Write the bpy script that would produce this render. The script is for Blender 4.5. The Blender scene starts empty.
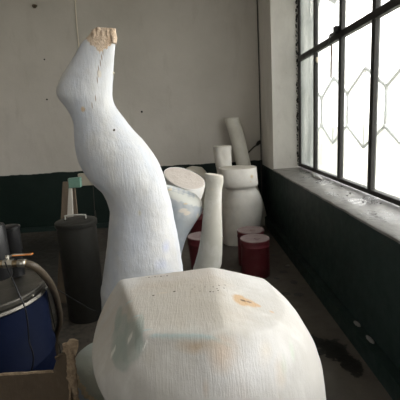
import bpy, math, random
from mathutils import Vector as V, noise, Matrix
random.seed(7)
C = bpy.context.scene.collection
# ------------------------------------------------------------------ camera
f = 385.0; H = 1.6
p_, w_, r_ = math.radians(11.38), math.radians(.8), math.radians(3.37)
F = V((math.sin(w_)*math.cos(p_), math.cos(w_)*math.cos(p_), -math.sin(p_)))
R0 = V((math.cos(w_), -math.sin(w_), 0)); U0 = R0.cross(F)
R = math.cos(r_)*R0 - math.sin(r_)*U0; U = math.cos(r_)*U0 + math.sin(r_)*R0
cd = bpy.data.cameras.new('camera'); cam = bpy.data.objects.new('camera', cd); C.objects.link(cam)
cd.sensor_width = 36; cd.lens = f*36/400; cd.clip_start = .02; cd.clip_end = 300
m = Matrix((R, U, -F)).transposed().to_4x4(); m.translation = (0, 0, H); cam.matrix_world = m
bpy.context.scene.camera = cam

def at(x, y, Y):
    """where a measured direction meets the upright plane at distance Y"""
    v = F + R*((x-200)/f) + U*((200-y)/f)
    t = Y/v.y
    return V((v.x*t, Y, H+v.z*t))

# ------------------------------------------------------------------ materials
def nd(nt, t, **k):
    n = nt.nodes.new(t)
    for a, b in k.items(): setattr(n, a, b)
    return n
def c4(c): return (c[0], c[1], c[2], 1)
def mixc(nt, fac, a, b, bt='MIX'):
    n = nd(nt, 'ShaderNodeMix', data_type='RGBA', blend_type=bt)
    for s, v in ((0, fac), (6, a), (7, b)):
        if isinstance(v, (int, float)): n.inputs[s].default_value = v
        elif isinstance(v, (tuple, list)): n.inputs[s].default_value = c4(v)
        else: nt.links.new(v, n.inputs[s])
    return n.outputs[2]
def mth(nt, op, *a):
    n = nd(nt, 'ShaderNodeMath', operation=op)
    for i, v in enumerate(a):
        if isinstance(v, (int, float)): n.inputs[i].default_value = v
        else: nt.links.new(v, n.inputs[i])
    return n.outputs[0]
def rng(nt, v, a, b, c=0., d=1.):
    n = nd(nt, 'ShaderNodeMapRange'); nt.links.new(v, n.inputs[0])
    for i, x in enumerate((a, b, c, d)): n.inputs[i+1].default_value = x
    return n.outputs[0]
def noi(nt, co, scale, detail=5, rough=.6, dist=0.):
    n = nd(nt, 'ShaderNodeTexNoise'); nt.links.new(co, n.inputs['Vector'])
    n.inputs['Scale'].default_value = scale; n.inputs['Detail'].default_value = detail
    n.inputs['Roughness'].default_value = rough; n.inputs['Distortion'].default_value = dist
    return n.outputs[0]
def stretch(nt, co, s, rot=(0, 0, 0)):
    n = nd(nt, 'ShaderNodeMapping'); nt.links.new(co, n.inputs[0]); n.inputs[3].default_value = s; n.inputs[2].default_value = rot
    return n.outputs[0]

def material(name, base, rough=.7, metal=0., tints=(), patches=(), origin=(0, 0, 0), bump=.3, bscale=40, grain=None,
             gloss_patches=False, spec=.4, patchnoise=.35, bdist=.01):
    """tints: (colour, noise scale, low, high, strength, stretch) ; patches: (centre, radii, colour, softness, strength) of staining and painted floor shade"""
    mt = bpy.data.materials.new(name); mt.use_nodes = True; nt = mt.node_tree
    bs = nt.nodes['Principled BSDF']
    tc = nd(nt, 'ShaderNodeTexCoord').outputs['Object']
    col = mixc(nt, 0., base, base)
    for q, (tcol, sc, lo, hi, st, stre) in enumerate(tints):
        off = nd(nt, 'ShaderNodeMapping'); nt.links.new(tc, off.inputs[0]); off.inputs[1].default_value = (q*3.7+1.3, q*1.9, q*5.1); off.inputs[3].default_value = stre
        nn = noi(nt, off.outputs[0], sc, 6, .62, .4)
        col = mixc(nt, mth(nt, 'MULTIPLY', rng(nt, nn, lo, hi), st), col, tcol)
    rv = None
    if patches:
        wn = nd(nt, 'ShaderNodeTexNoise'); nt.links.new(tc, wn.inputs['Vector']); wn.inputs['Scale'].default_value = 22; wn.inputs['Detail'].default_value = 4
        warp = nd(nt, 'ShaderNodeVectorMath', operation='SUBTRACT'); nt.links.new(wn.outputs['Color'], warp.inputs[0]); warp.inputs[1].default_value = (.5, .5, .5)
    for c, r, pc, soft, st in patches:
        s = nd(nt, 'ShaderNodeVectorMath', operation='SUBTRACT'); nt.links.new(tc, s.inputs[0]); s.inputs[1].default_value = tuple(V(c)-V(origin))
        d = nd(nt, 'ShaderNodeVectorMath', operation='DIVIDE'); nt.links.new(s.outputs[0], d.inputs[0]); d.inputs[1].default_value = r
        wv = nd(nt, 'ShaderNodeVectorMath', operation='MULTIPLY_ADD'); nt.links.new(warp.outputs[0], wv.inputs[0]); wv.inputs[1].default_value = (patchnoise*3,)*3; nt.links.new(d.outputs[0], wv.inputs[2])
        ln = nd(nt, 'ShaderNodeVectorMath', operation='LENGTH'); nt.links.new(wv.outputs[0], ln.inputs[0])
        mk = mth(nt, 'MULTIPLY', rng(nt, ln.outputs['Value'], 1., 1.-soft), st)
        col = mixc(nt, mk, col, pc)
        if gloss_patches: rv = mk if rv is None else mth(nt, 'MAXIMUM', rv, mk)
    nt.links.new(col, bs.inputs['Base Color'])
    rn = noi(nt, tc, 12, 3)
    rr = rng(nt, rn, .3, .7, max(.02, rough-.08), min(1, rough+.08))
    if rv is not None: rr = mth(nt, 'SUBTRACT', rr, mth(nt, 'MULTIPLY', rv, rough*.45))
    nt.links.new(rr, bs.inputs['Roughness'])
    bs.inputs['Metallic'].default_value = metal; bs.inputs['Specular IOR Level'].default_value = spec
    hgt = noi(nt, tc, bscale, 6, .65)
    if grain:
        for g in grain:
            gn = noi(nt, stretch(nt, tc, g[0], g[2] if len(g) > 2 else (0, 0, 0)), 1., 4, .6, .6)
            hgt = mth(nt, 'ADD', hgt, mth(nt, 'MULTIPLY', gn, g[1]))
    b = nd(nt, 'ShaderNodeBump'); b.inputs['Strength'].default_value = bump; b.inputs['Distance'].default_value = bdist
    nt.links.new(hgt, b.inputs['Height']); nt.links.new(b.outputs[0], bs.inputs['Normal'])
    return mt

# ------------------------------------------------------------------ mesh helpers
def tag(o, label=None, cat=None, group=None, kind=None):
    if label: o['label'] = label
    if cat: o['category'] = cat
    if group: o['group'] = group
    if kind: o['kind'] = kind
    return o
def build(name, verts, faces, mat, parent=None, base=None, smooth=True, mats=None, fm=None):
    org = V(base) if base is not None else (V(parent['_o']) if parent is not None else V((0, 0, 0)))
    me = bpy.data.meshes.new(name); me.from_pydata([tuple(V(v)-org) for v in verts], [], faces); me.validate()
    for mm in (mats or [mat]): me.materials.append(mm)
    if fm:
        for p, i in zip(me.polygons, fm): p.material_index = i
    import bmesh
    bm = bmesh.new(); bm.from_mesh(me); bmesh.ops.recalc_face_normals(bm, faces=bm.faces); bm.to_mesh(me); bm.free()
    for p in me.polygons: p.use_smooth = smooth
    o = bpy.data.objects.new(name, me); C.objects.link(o)
    if parent is not None:
        o.parent = parent
        if base is not None:
            o.location = org - V(parent['_o'])
    else: o.location = org
    o['_o'] = tuple(org)
    return o
def thing(name, label, cat, base=(0, 0, 0), group=None):
    o = bpy.data.objects.new(name, None); C.objects.link(o); o.location = base; o['_o'] = tuple(base)
    o.empty_display_size = .1
    return tag(o, label, cat, group)
def sharp(o, ang=35):
    me = o.data
    for p in me.polygons: p.use_smooth = True
    me.set_sharp_from_angle(angle=math.radians(ang)); return o
def bevel(o, w=.005, seg=2):
    b = o.modifiers.new('bevel', 'BEVEL'); b.width = w; b.segments = seg; b.limit_method = 'ANGLE'; return o
class MB:
    def __init__(s): s.v = []; s.f = []
    def add(s, v, f_):
        n = len(s.v); s.v += [V(a) for a in v]; s.f += [tuple(i+n for i in q) for q in f_]; return s
    def box(s, a, b, M=None):
        a, b = V(a), V(b)
        v = [V((x, y, z)) for x in (a.x, b.x) for y in (a.y, b.y) for z in (a.z, b.z)]
        if M is not None: v = [M @ q for q in v]
        return s.add(v, [(0, 1, 3, 2), (4, 6, 7, 5), (0, 4, 5, 1), (2, 3, 7, 6), (0, 2, 6, 4), (1, 5, 7, 3)])
    def tube(s, pts, r, n=12, closed=False):
        pts = [V(q) for q in pts]; rs = r if isinstance(r, (list, tuple)) else [r]*len(pts)
        vv = []; up = V((0, 0, 1)); prev = None
        for i, q in enumerate(pts):
            t = (pts[min(i+1, len(pts)-1)] - pts[max(i-1, 0)]).normalized()
            if prev is None:
                a = t.cross(up if abs(t.z) < .9 else V((1, 0, 0))).normalized()
            else: a = (prev - t*prev.dot(t)).normalized()
            prev = a; b = t.cross(a)
            for k in range(n):
                g = 2*math.pi*k/n; vv.append(q + (a*math.cos(g)+b*math.sin(g))*rs[i])
        ff = [(i*n+k, i*n+(k+1) % n, (i+1)*n+(k+1) % n, (i+1)*n+k) for i in range(len(pts)-1) for k in range(n)]
        ff += [tuple(range(n)), tuple((len(pts)-1)*n+k for k in range(n))]
        return s.add(vv, ff)
    def lathe(s, c, prof, n=48):
        c = V(c); vv = []
        for r, z in prof:
            for k in range(n):
                g = 2*math.pi*k/n; vv.append(c+V((r*math.cos(g), r*math.sin(g), z)))
        L = len(prof)
        ff = [(i*n+k, i*n+(k+1) % n, (i+1)*n+(k+1) % n, (i+1)*n+k) for i in range(L-1) for k in range(n)]
        ff += [tuple(range(n)), tuple((L-1)*n+k for k in range(n))]
        return s.add(vv, ff)
    def build(s, name, mat, parent=None, base=None, smooth=False, **k):
        o = build(name, s.v, s.f, mat, parent, base, smooth, **k)
        return o
def cyl_mb(a, b, r, n=24, r2=None): return MB().tube([a, b], [r, r if r2 is None else r2], n)
def curve(pts, n=8):
    pts = [V(q) for q in pts]; out = []
    for i in range(len(pts)-1):
        p0 = pts[max(i-1, 0)]; p1 = pts[i]; p2 = pts[i+1]; p3 = pts[min(i+2, len(pts)-1)]
        for k in range(n): out.append(cat_(p0, p1, p2, p3, k/n))
    return out+[pts[-1]]
def cat_(a, b, c, d, t): return (b*2 + (c-a)*t + (a*2-b*5+c*4-d)*t*t + (b*3-a-c*3+d)*t*t*t)*.5

def pr(xl, yl, xr, yr, Y, ratio=1., e=2., tilt=0.):
    """a ring through a left and a right silhouette point at distance Y; ratio = depth / width"""
    L, Q = at(xl, yl, Y), at(xr, yr, Y); A = (Q-L)/2
    B = V((0, 1, 0))*A.length*ratio
    if tilt: B = Matrix.Rotation(math.radians(tilt), 3, A.normalized()) @ B
    return ((L+Q)/2, A, B, e)
def wr(x, y, z, a, b, e=2.): return (V((x, y, z)), V((a, 0, 0)), V((0, b, 0)), e)
def loft(name, rings, mat, parent=None, base=None, seg=64, sub=8, amp=.004, ns=7., top=.012, bot=.006, mats=None, fmat=None, shape=None, smooth=True):
    rr = []
    for i in range(len(rings)-1):
        q = [rings[max(i-1, 0)], rings[i], rings[i+1], rings[min(i+2, len(rings)-1)]]
        for k in range(sub):
            t = k/sub
            rr.append((cat_(q[0][0], q[1][0], q[2][0], q[3][0], t), cat_(q[0][1], q[1][1], q[2][1], q[3][1], t),
                       cat_(q[0][2], q[1][2], q[2][2], q[3][2], t), q[1][3]*(1-t)+q[2][3]*t))
    rr.append(rings[-1])
    def cap(ring, nrm, rad):
        out = []
        c, a, b, e = ring; s = a.length
        for k in range(1, 5):
            g = k/4*math.pi/2; out.append((c+nrm*rad*math.sin(g), a*(1-rad/s*(1-math.cos(g))), b*(1-rad/s*(1-math.cos(g))), e))
        c2, a2, b2, _ = out[-1]
        for k in (.9, .8, .68, .55, .42, .28, .14, .02): out.append((c2, a2*k, b2*k, e))
        return out
    n0 = rr[0][1].cross(rr[0][2]).normalized(); d0 = (rr[0][0]-rr[1][0]).normalized()
    if n0.dot(d0) < 0: n0 = -n0
    n1 = rr[-1][1].cross(rr[-1][2]).normalized(); d1 = (rr[-1][0]-rr[-2][0]).normalized()
    if n1.dot(d1) < 0: n1 = -n1
    lo = cap(rr[0], n0, bot)[::-1]; hi = cap(rr[-1], n1, top)
    # move the last ring in so that the rounded edge ends on the cut itself
    allr = [(c-n0*bot, a, b, e) for c, a, b, e in lo] + rr + [(c-n1*top, a, b, e) for c, a, b, e in hi]
    nlo, nmid = len(lo), len(rr)
    vv = []
    for i, (c, a, b, e) in enumerate(allr):
        for k in range(seg):
            g = 2*math.pi*k/seg; cx, sx = math.cos(g), math.sin(g)
            u = math.copysign(abs(cx)**(2/e), cx); w = math.copysign(abs(sx)**(2/e), sx)
            q = c + a*u + b*w
            d = (a*u+b*w); d = d.normalized() if d.length > 1e-6 else V((0, 0, 1))
            fade = 1 if nlo <= i < nlo+nmid else .35
            q = q + d*amp*fade*(noise.noise(q*ns)+.5*noise.noise(q*ns*2.7))
            if i >= nlo+nmid: q = q + n1*amp*.7*noise.noise(q*ns*2)
            if shape: q = shape(q, i, len(allr), g)
            vv.append(q)
    L = len(allr)
    ff = [(i*seg+k, i*seg+(k+1) % seg, (i+1)*seg+(k+1) % seg, (i+1)*seg+k) for i in range(L-1) for k in range(seg)]
    ff += [tuple(range(seg)), tuple((L-1)*seg+k for k in range(seg))]
    fm = None
    if fmat: fm = [fmat(sum((vv[j] for j in q), V())/len(q), q[0]//seg, L, nlo, nmid) for q in ff]
    return build(name, vv, ff, mat, parent, base, smooth, mats=mats, fm=fm)

# ------------------------------------------------------------------ setting
WX, BY, LX, RY, CZ, SZ = 1.12, 6.15, -4.2, -3.5, 4.0, .905
def wallmat():
    mt = bpy.data.materials.new('painted plaster wall'); mt.use_nodes = True; nt = mt.node_tree; bs = nt.nodes['Principled BSDF']
    pos = nd(nt, 'ShaderNodeNewGeometry').outputs['Position']
    sp = nd(nt, 'ShaderNodeSeparateXYZ'); nt.links.new(pos, sp.inputs[0])
    wob = noi(nt, pos, 3.2, 5, .6)
    edge = mth(nt, 'ADD', sp.outputs[2], mth(nt, 'MULTIPLY', mth(nt, 'SUBTRACT', wob, .5), .06))
    up = rng(nt, edge, .945, .952)
    w1 = mixc(nt, rng(nt, noi(nt, pos, .9, 6, .6), .35, .7), (.60, .565, .525), (.51, .48, .44))
    w2 = mixc(nt, mth(nt, 'MULTIPLY', rng(nt, noi(nt, stretch(nt, pos, (1, 1, .25)), 5, 6, .7), .55, .8), .3), w1, (.3, .27, .22))
    gr = mixc(nt, rng(nt, noi(nt, pos, 2.5, 6, .6), .35, .7), (.004, .013, .010), (.008, .019, .015))
    col = mixc(nt, up, gr, w2)
    nt.links.new(col, bs.inputs['Base Color'])
    nt.links.new(rng(nt, up, 0, 1, .5, .85), bs.inputs['Roughness']); bs.inputs['Specular IOR Level'].default_value = .3
    h = mth(nt, 'ADD', noi(nt, pos, 5, 6, .6), mth(nt, 'MULTIPLY', noi(nt, pos, 60, 3, .6), .12))
    b = nd(nt, 'ShaderNodeBump'); b.inputs['Strength'].default_value = .35; b.inputs['Distance'].default_value = .02
    nt.links.new(h, b.inputs['Height']); nt.links.new(b.outputs[0], bs.inputs['Normal'])
    return mt
WM = wallmat()
reveal_m = material('window reveal plaster', (.76, .73, .69), .85, tints=[((.60, .57, .53), 6, .45, .75, .6, (1, 1, .5)), ((.22, .18, .13), 14, .66, .8, .6, (1, 1, .4))], bump=.35, bscale=14)
green_m = material('dark green wall paint', (.013, .025, .022), .5, tints=[((.019, .036, .031), 5, .45, .7, .8, (1, 1, .3)), ((.05, .06, .05), 30, .72, .8, .5, (1, 1, 1))], bump=.2, bscale=10, spec=.3)
def stain(x, y, rx, ry):  # wet blotch on the floor
    return ((x, y, 0), (rx, ry, .5), (.004, .004, .0035), .12, .92)
stains_and_shade = [((-2.3, 3.8, 0), (1.5, 2.6, .5), (.012, .012, .011), .3, .9), stain(.80, 2.52, .07, .10), stain(.90, 2.40, .10, .13), stain(.95, 2.22, .07, .12), stain(.77, 2.37, .06, .03), stain(.90, 3.28, .05, .045), stain(.79, 3.31, .05, .035), stain(.89, 3.83, .05, .04), stain(.93, 3.55, .04, .05),  # first patch paints the shade of the left side into the floor colour
          stain(.78, 3.67, .03, .03), stain(.9, 4.35, .035, .03), stain(.78, 4.6, .04, .04), stain(.67, 3.05, .03, .03), stain(.96, 3.95, .03, .03)]
chips = [((.98, 4.0, 0), (.03, .02, .3), (.16, .15, .13), .3, .8), ((.8, 3.0, 0), (.03, .02, .3), (.12, .11, .10), .4, .8)]
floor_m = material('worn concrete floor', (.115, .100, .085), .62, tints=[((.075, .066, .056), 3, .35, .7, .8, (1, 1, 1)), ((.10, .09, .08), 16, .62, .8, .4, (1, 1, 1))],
                   patches=stains_and_shade+chips, bump=.3, bscale=18, gloss_patches=True, patchnoise=.5)
def boxes(name, lst, mat, kind='structure'):
    b = MB()
    for q in lst: b.box(*q)
    return tag(b.build(name, mat), kind=kind)
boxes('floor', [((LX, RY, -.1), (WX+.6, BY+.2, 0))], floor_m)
boxes('ceiling', [((LX, RY, CZ), (WX+.6, BY+.2, CZ+.15))], WM)
boxes('wall_back', [((LX-.2, BY, -.1), (WX+.6, BY+.25, CZ))], WM)
boxes('wall_left', [((LX-.2, RY, -.1), (LX, BY, CZ))], WM)
boxes('wall_rear', [((LX-.2, RY-.2, -.1), (-3.4, RY, CZ)), ((-.6, RY-.2, -.1), (WX+.6, RY, CZ)), ((-3.4, RY-.2, -.1), (-.6, RY, 1.5)), ((-3.4, RY-.2, 3.3), (-.6, RY, CZ))], WM)  # opening made for the added fill window
WE, WS, WT = 5.30, -.15, 3.45   # window: far jamb, near jamb, head
XG = 1.49
boxes('wall_right', [((WX, WE, SZ-.02), (WX+.6, BY, CZ)), ((WX, WS, WT), (WX+.6, WE, CZ)), ((WX, RY, SZ-.02), (WX+.6, WS, CZ))], reveal_m)
boxes('wall_right_dado', [((WX, RY, -.1), (WX+.6, BY, SZ-.022))], green_m)
# the face of the pier between window and corner
boxes('baseboard_right', [((1.05, RY, 0), (WX, BY, .135))], green_m)
boxes('baseboard_back', [((LX, BY-.02, 0), (1.05, BY, .08))], green_m)
# sill with an uneven front edge
def sill():
    n = 120; vv = []; ff = []
    for i in range(n+1):
        y = WS + (WE-WS)*i/n
        j = .008*noise.noise(V((y*6, 0, 3)))+.004*noise.noise(V((y*23, 1, 3)))
        prof = [(WX-.012+j, SZ-.022), (WX-.014+j, SZ-.006+j*.3), (WX-.004+j, SZ+.001), (WX+.18, SZ+.004+.002*noise.noise(V((y*4, 5, 0)))), (XG+.1, SZ+.008), (XG+.11, SZ-.022)]
        vv += [V((a, y, b)) for a, b in prof]
    k = 6
    for i in range(n):
        for q in range(k): ff.append((i*k+q, i*k+(q+1) % k, (i+1)*k+(q+1) % k, (i+1)*k+q))
    ff += [tuple(range(k)), tuple(n*k+q for q in range(k))]
    wet = [((1.36, 3.95, SZ), (.1, .16, .2), (.09, .085, .08), .3, .9), ((1.22, 3.35, SZ), (.05, .22, .2), (.10, .095, .09), .3, .8), ((1.33, 3.0, SZ), (.16, .2, .2), (.075, .07, .068), .3, .9),
           ((1.4, 4.75, SZ), (.07, .25, .2), (.10, .10, .09), .3, .8), ((1.26, 4.35, SZ), (.09, .06, .2), (.10, .10, .10), .2, .8), ((1.25, 2.5, SZ), (.13, .2, .2), (.08, .075, .07), .3, .85)]
    o = build('trim_1', vv, ff, material('wet grey cement sill', (.24, .23, .215), .45, tints=[((.12, .115, .11), 9, .45, .65, .7, (1, 1, 1)), ((.4, .38, .36), 20, .6, .75, .5, (1, 1, 1))],
              patches=wet, bump=.35, bscale=25, gloss_patches=True, patchnoise=.6), smooth=True)
    sharp(o, 40); return tag(o, kind='structure')
sill()

# window -----------------------------------------------------------
iron = material('black painted rusty iron', (.018, .016, .015), .6, tints=[((.05, .03, .02), 20, .6, .75, .5, (1, 1, 1))], bump=.4, bscale=60)
def glass(name, dirt, tint=(.98, .98, .96)):
    mt = bpy.data.materials.new(name); mt.use_nodes = True; nt = mt.node_tree; nt.nodes.remove(nt.nodes['Principled BSDF'])
    out = nt.nodes['Material Output']
    tc = nd(nt, 'ShaderNodeTexCoord').outputs['Object']
    tr = nd(nt, 'ShaderNodeBsdfTransparent'); tr.inputs[0].default_value = c4(tint)
    gl = nd(nt, 'ShaderNodeBsdfGlossy'); gl.inputs['Roughness'].default_value = .05
    df = nd(nt, 'ShaderNodeBsdfDiffuse'); df.inputs[0].default_value = (.55, .56, .53, 1)
    tl = nd(nt, 'ShaderNodeBsdfTranslucent'); tl.inputs[0].default_value = (.24, .255, .245, 1)
    fr = nd(nt, 'ShaderNodeFresnel'); fr.inputs[0].default_value = 1.3
    m1 = nd(nt, 'ShaderNodeMixShader'); nt.links.new(mth(nt, 'MULTIPLY', fr.outputs[0], .5), m1.inputs[0]); nt.links.new(tr.outputs[0], m1.inputs[1]); nt.links.new(gl.outputs[0], m1.inputs[2])
    m2 = nd(nt, 'ShaderNodeMixShader'); m2.inputs[0].default_value = .6; nt.links.new(df.outputs[0], m2.inputs[1]); nt.links.new(tl.outputs[0], m2.inputs[2])
    n1 = noi(nt, stretch(nt, tc, (1, 1, .6)), 4, 7, .65)
    dm = mth(nt, 'MULTIPLY', rng(nt, n1, .3, .75, .35, 1.), dirt)
    m3 = nd(nt, 'ShaderNodeMixShader'); nt.links.new(dm, m3.inputs[0]); nt.links.new(m1.outputs[0], m3.inputs[1]); nt.links.new(m2.outputs[0], m3.inputs[2])
    nt.links.new(m3.outputs[0], out.inputs[0]); return mt
G_DIRTY, G_MID, G_CLEAR = glass('very dirty window glass', .97), glass('dusty window glass', .5), glass('hazy window glass', .18)
win = thing('window_1', None, None, (XG, 2, SZ)); win['kind'] = 'structure'
fb = .034; d = .022
FR = MB()
FR.box((XG-.02, WE-.045, SZ+.03), (XG+.04, WE, WT)); FR.box((XG-.02, WS, SZ+.03), (XG+.04, WS+.05, WT))
FR.box((XG-.02, WS, WT-.05), (XG+.04, WE, WT))
FR.box((XG-.025, WS, SZ+.022), (XG+.03, WE, SZ+.062))
bevel(FR.build('window_frame', iron, win), .004)
ys = [4.62, 3.845, 3.165, 2.42, 1.66, .9, .3]
TZ = 2.335
for y in ys:
    bevel(MB().box((XG-.024, y-fb, SZ+.055), (XG+.02, y+fb*.8, WT-.04)).build('mullion', iron, win), .004)
bevel(MB().box((XG-.03, WS+.04, TZ-.032), (XG+.022, WE-.03, TZ+.032)).build('transom', iron, win), .004)
for i, (a, b) in enumerate(zip([WE-.04]+ys, ys+[WS+.05])):
    for lo, hi in ((SZ+.05, TZ-.03), (TZ+.03, WT-.04)):
        gm = G_DIRTY if i == 0 else (G_MID if i == 1 else G_CLEAR)
        MB().box((XG+.004, b+.01, lo), (XG+.008, a-.01, hi)).build('pane', gm, win)
w2 = thing('added_fill_window', None, None, (-2, RY, 1.5)); w2['kind'] = 'structure'  # unseen window added behind the camera to brighten the shaded plaster sides
fr2 = MB().box((-3.4, RY-.1, 1.5), (-3.35, RY-.05, 3.3)).box((-.65, RY-.1, 1.5), (-.6, RY-.05, 3.3)).box((-3.35, RY-.1, 1.5), (-.65, RY-.05, 1.55)).box((-3.35, RY-.1, 3.25), (-.65, RY-.05, 3.3))
fr2.build('window_frame', iron, w2)
for q in range(3): MB().box((-2.7+.68*q, RY-.1, 1.55), (-2.65+.68*q, RY-.05, 3.25)).build('mullion', iron, w2)
MB().box((-3.35, RY-.08, 1.55), (-.65, RY-.075, 3.25)).build('pane', G_MID, w2)
# ragged putty and soot where frame meets the reveal
vv = MB()
for i in range(70):
    z = SZ+.06+i*.036+random.uniform(-.01, .01); s = random.uniform(.006, .02)
    vv.tube([(XG-.028-random.random()*.012, WE-.006, z-s), (XG-.028-random.random()*.02, WE-.008, z+s)], [s*.7, s*.5], 7)
vv.build('putty', material('blackened putty', (.03, .027, .024), .9, bump=.5), win, smooth=True)
# stay with a hanging rod at the far side of the second pane
hk = MB().box((XG-.075, 3.86, TZ+.015), (XG-.02, 3.98, TZ+.035)).tube([(XG-.07, 3.97, TZ+.03), (XG-.07, 4.02, TZ-.01), (XG-.07, 4.03, TZ-.05)], .007, 8).box((XG-.06, 3.86, TZ+.02), (XG-.025, 3.92, TZ+.085))
hk.build('window_latch', iron, win)
st = MB().tube([at(331.6, 44, 4.05), at(331, 78, 4.1)], .008, 8); st.build('stay_rod', material('rusty stay rod', (.09, .05, .025), .7), win, smooth=True)
build_c = MB()
c0 = at(317, 60, 4.58)
build_c.tube([c0+V((0, 0, .03)), c0+V((0, .01, 0)), c0+V((.005, 0, -.03))], [.012, .018, .008], 7).build('putty_lump', material('pale putty', (.6, .52, .42), .9), win, smooth=True)
# security grille outside
pale = material('weathered pale blue paint', (.8, .82, .82), .6)
gr = thing('security_grille', 'pale painted zigzag security grille seen through the window glass', 'window grille', (1.62, 2, .9))
GX = 1.62
gb = MB()
cy = [5.2-.79*i for i in range(7)]
for z0 in (1.28, 2.77):
    for y in cy:
        gb = MB(); h = .395
        loop = [(GX, y, z0+.72), (GX, y+h, z0+.52), (GX, y+h, z0+.2), (GX, y, z0), (GX, y-h, z0+.2), (GX, y-h, z0+.52), (GX, y, z0+.72)]
        for a, b in zip(loop[:-1], loop[1:]): gb.tube([a, b], .015, 8)
        gb.tube([(GX, y, z0), (GX, y, z0+.72)], .007, 8)
        for s in (z0+.2, z0+.52): gb.tube([(GX, y-h, s-.02), (GX, y-h, s+.02)], .02, 10)
        gb.build('grille_hexagon', pale, gr, smooth=True)

gf = MB().box((GX-.01, WS, .885), (GX+.012, WE+.02, .905)).box((GX-.01, WS, 3.44), (GX+.012, WE+.02, 3.46))
gf.box((GX-.01, WE, .885), (GX+.012, WE+.02, 3.46)).box((GX-.01, WS, .885), (GX+.012, WS+.02, 3.46))
gf.build('grille_frame', pale, gr)
# outside
boxes('ground_outside', [((WX+.6, -30, -.5), (60, 60, -.3))], material('pale grass ground', (.42, .41, .36), .9, tints=[((.5, .5, .38), .6, .4, .7, .8, (1, 1, 1))]))

# small things on the sill -------------------------------------------
film = material('crumpled clear film', (.65, .64, .62), .25)
def crumple(name, c, ax, s, mat, label, cat, group=None, h=1.):
    n, mseg = 26, 10; vv = []
    for i in range(n):
        t = i/(n-1)
        for k in range(mseg):
            g = 2*math.pi*k/mseg; rad = s*(.25+.9*math.sin(math.pi*t)**.5)*(1+.5*noise.noise(V((t*9, k*1.7, c[1]*7))))
            v = V(c)+V(ax)*(t-.5)+V((rad*math.cos(g), 0, 0))+V((0, 0, max(-s*.4, rad*.7*h*math.sin(g))+s*.4))
            vv.append(v)
    ff = [(i*mseg+k, i*mseg+(k+1) % mseg, (i+1)*mseg+(k+1) % mseg, (i+1)*mseg+k) for i in range(n-1) for k in range(mseg)]
    ff += [tuple(range(mseg)), tuple((n-1)*mseg+k for k in range(mseg))]
    return tag(build(name, vv, ff, mat, base=c, smooth=False), label, cat, group)
crumple('plastic_wrapper', (1.40, 4.30, SZ+.01), (.03, .42, 0), .022, film, 'crumpled clear plastic strip lying on the sill against the window frame', 'plastic wrapper')
flake = material('flaked paint', (.05, .048, .045), .8)
for i, (x, y, s) in enumerate([(1.3, 3.55, .013), (1.37, 3.3, .016), (1.31, 3.22, .01), (1.40, 3.1, .018), (1.33, 2.95, .012), (1.42, 2.85, .014), (1.36, 4.1, .012), (1.28, 4.4, .011), (1.43, 3.65, .016)]):
    crumple('paint_flake', (x, y, SZ+.006), (.01, s*1.6, 0), s*.55, flake, 'dark flake of debris scattered on the wet window sill', 'debris', 'flakes on the window sill', h=.5)
for x, y, s, lb in ((1.088, 2.46, .08, 'farther of the two pale mortar chips lying on the ledge below the green wall'), (1.088, 2.26, .10, 'nearer of the two pale mortar chips lying on the ledge below the green wall')):
    crumple('mortar_chip', (x, y, .142), (.0, s, 0), .014, material('pale mortar', (.30, .29, .27), .9), lb, 'debris', h=.6)

# ------------------------------------------------------------------ plaster figures
W0 = (.64, .62, .585)
def plaster(name, origin, base=W0, cool=.0, patches=(), bump=.5, grain=None, extra=()):
    t = [((.52, .49, .44), 4, .42, .7, .5, (1, 1, 1)), ((.72, .71, .69), 9, .5, .75, .6, (1, 1, .6))]
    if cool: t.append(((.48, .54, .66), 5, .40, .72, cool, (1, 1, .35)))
    return material(name, base, .72, tints=t+list(extra), patches=patches, origin=origin, bump=bump, bscale=16, grain=grain, bdist=.004, patchnoise=.22)

# --- tall upturned leg
LY = 2.2
base = V((-.30, LY, 0))
lp = []
spot = lambda x, y, Y, rx, rz, col, soft=.3, st=1., ry=.1: (at(x, y, Y), (rx, ry, rz), col, soft, st)
raw = (.60, .47, .36)
lp += [spot(82, 109, LY-.13, .014, .02, (.52, .36, .18), .5, .8), spot(113.5, 130, LY-.14, .007, .007, (.03, .02, .01), .3, 1), spot(126, 118, LY, .004, .004, (.1, .08, .05), .3, 1)]
for x, y in ((102, 51), (101, 57), (100, 63), (98.6, 69), (98.4, 74), (98, 80), (97, 99), (94, 106)):
    lp.append(spot(x, y, LY-.07, .0035, .022, (.25, .18, .12), .4, .75, .12))
lp.append(spot(100, 74, LY-.07, .010, .024, (.62, .58, .52), .4, .8))
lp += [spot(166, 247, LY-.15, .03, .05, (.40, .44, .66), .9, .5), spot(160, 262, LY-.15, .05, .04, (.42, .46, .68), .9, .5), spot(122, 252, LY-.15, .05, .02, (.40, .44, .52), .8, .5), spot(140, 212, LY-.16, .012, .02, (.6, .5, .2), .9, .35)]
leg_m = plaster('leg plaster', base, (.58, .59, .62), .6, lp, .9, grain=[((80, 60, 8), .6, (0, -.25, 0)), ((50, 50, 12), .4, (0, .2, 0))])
raw_m = material('raw broken plaster', raw, .9, tints=[((.42, .30, .21), 30, .45, .65, .8, (1, 1, .4)), ((.72, .61, .50), 22, .5, .7, .7, (1, 1, .4))], bump=1., bscale=50)
leg = thing('leg_sculpture', 'tall white plaster leg standing upside down with its foot in the air', 'sculpture', base)
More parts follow.
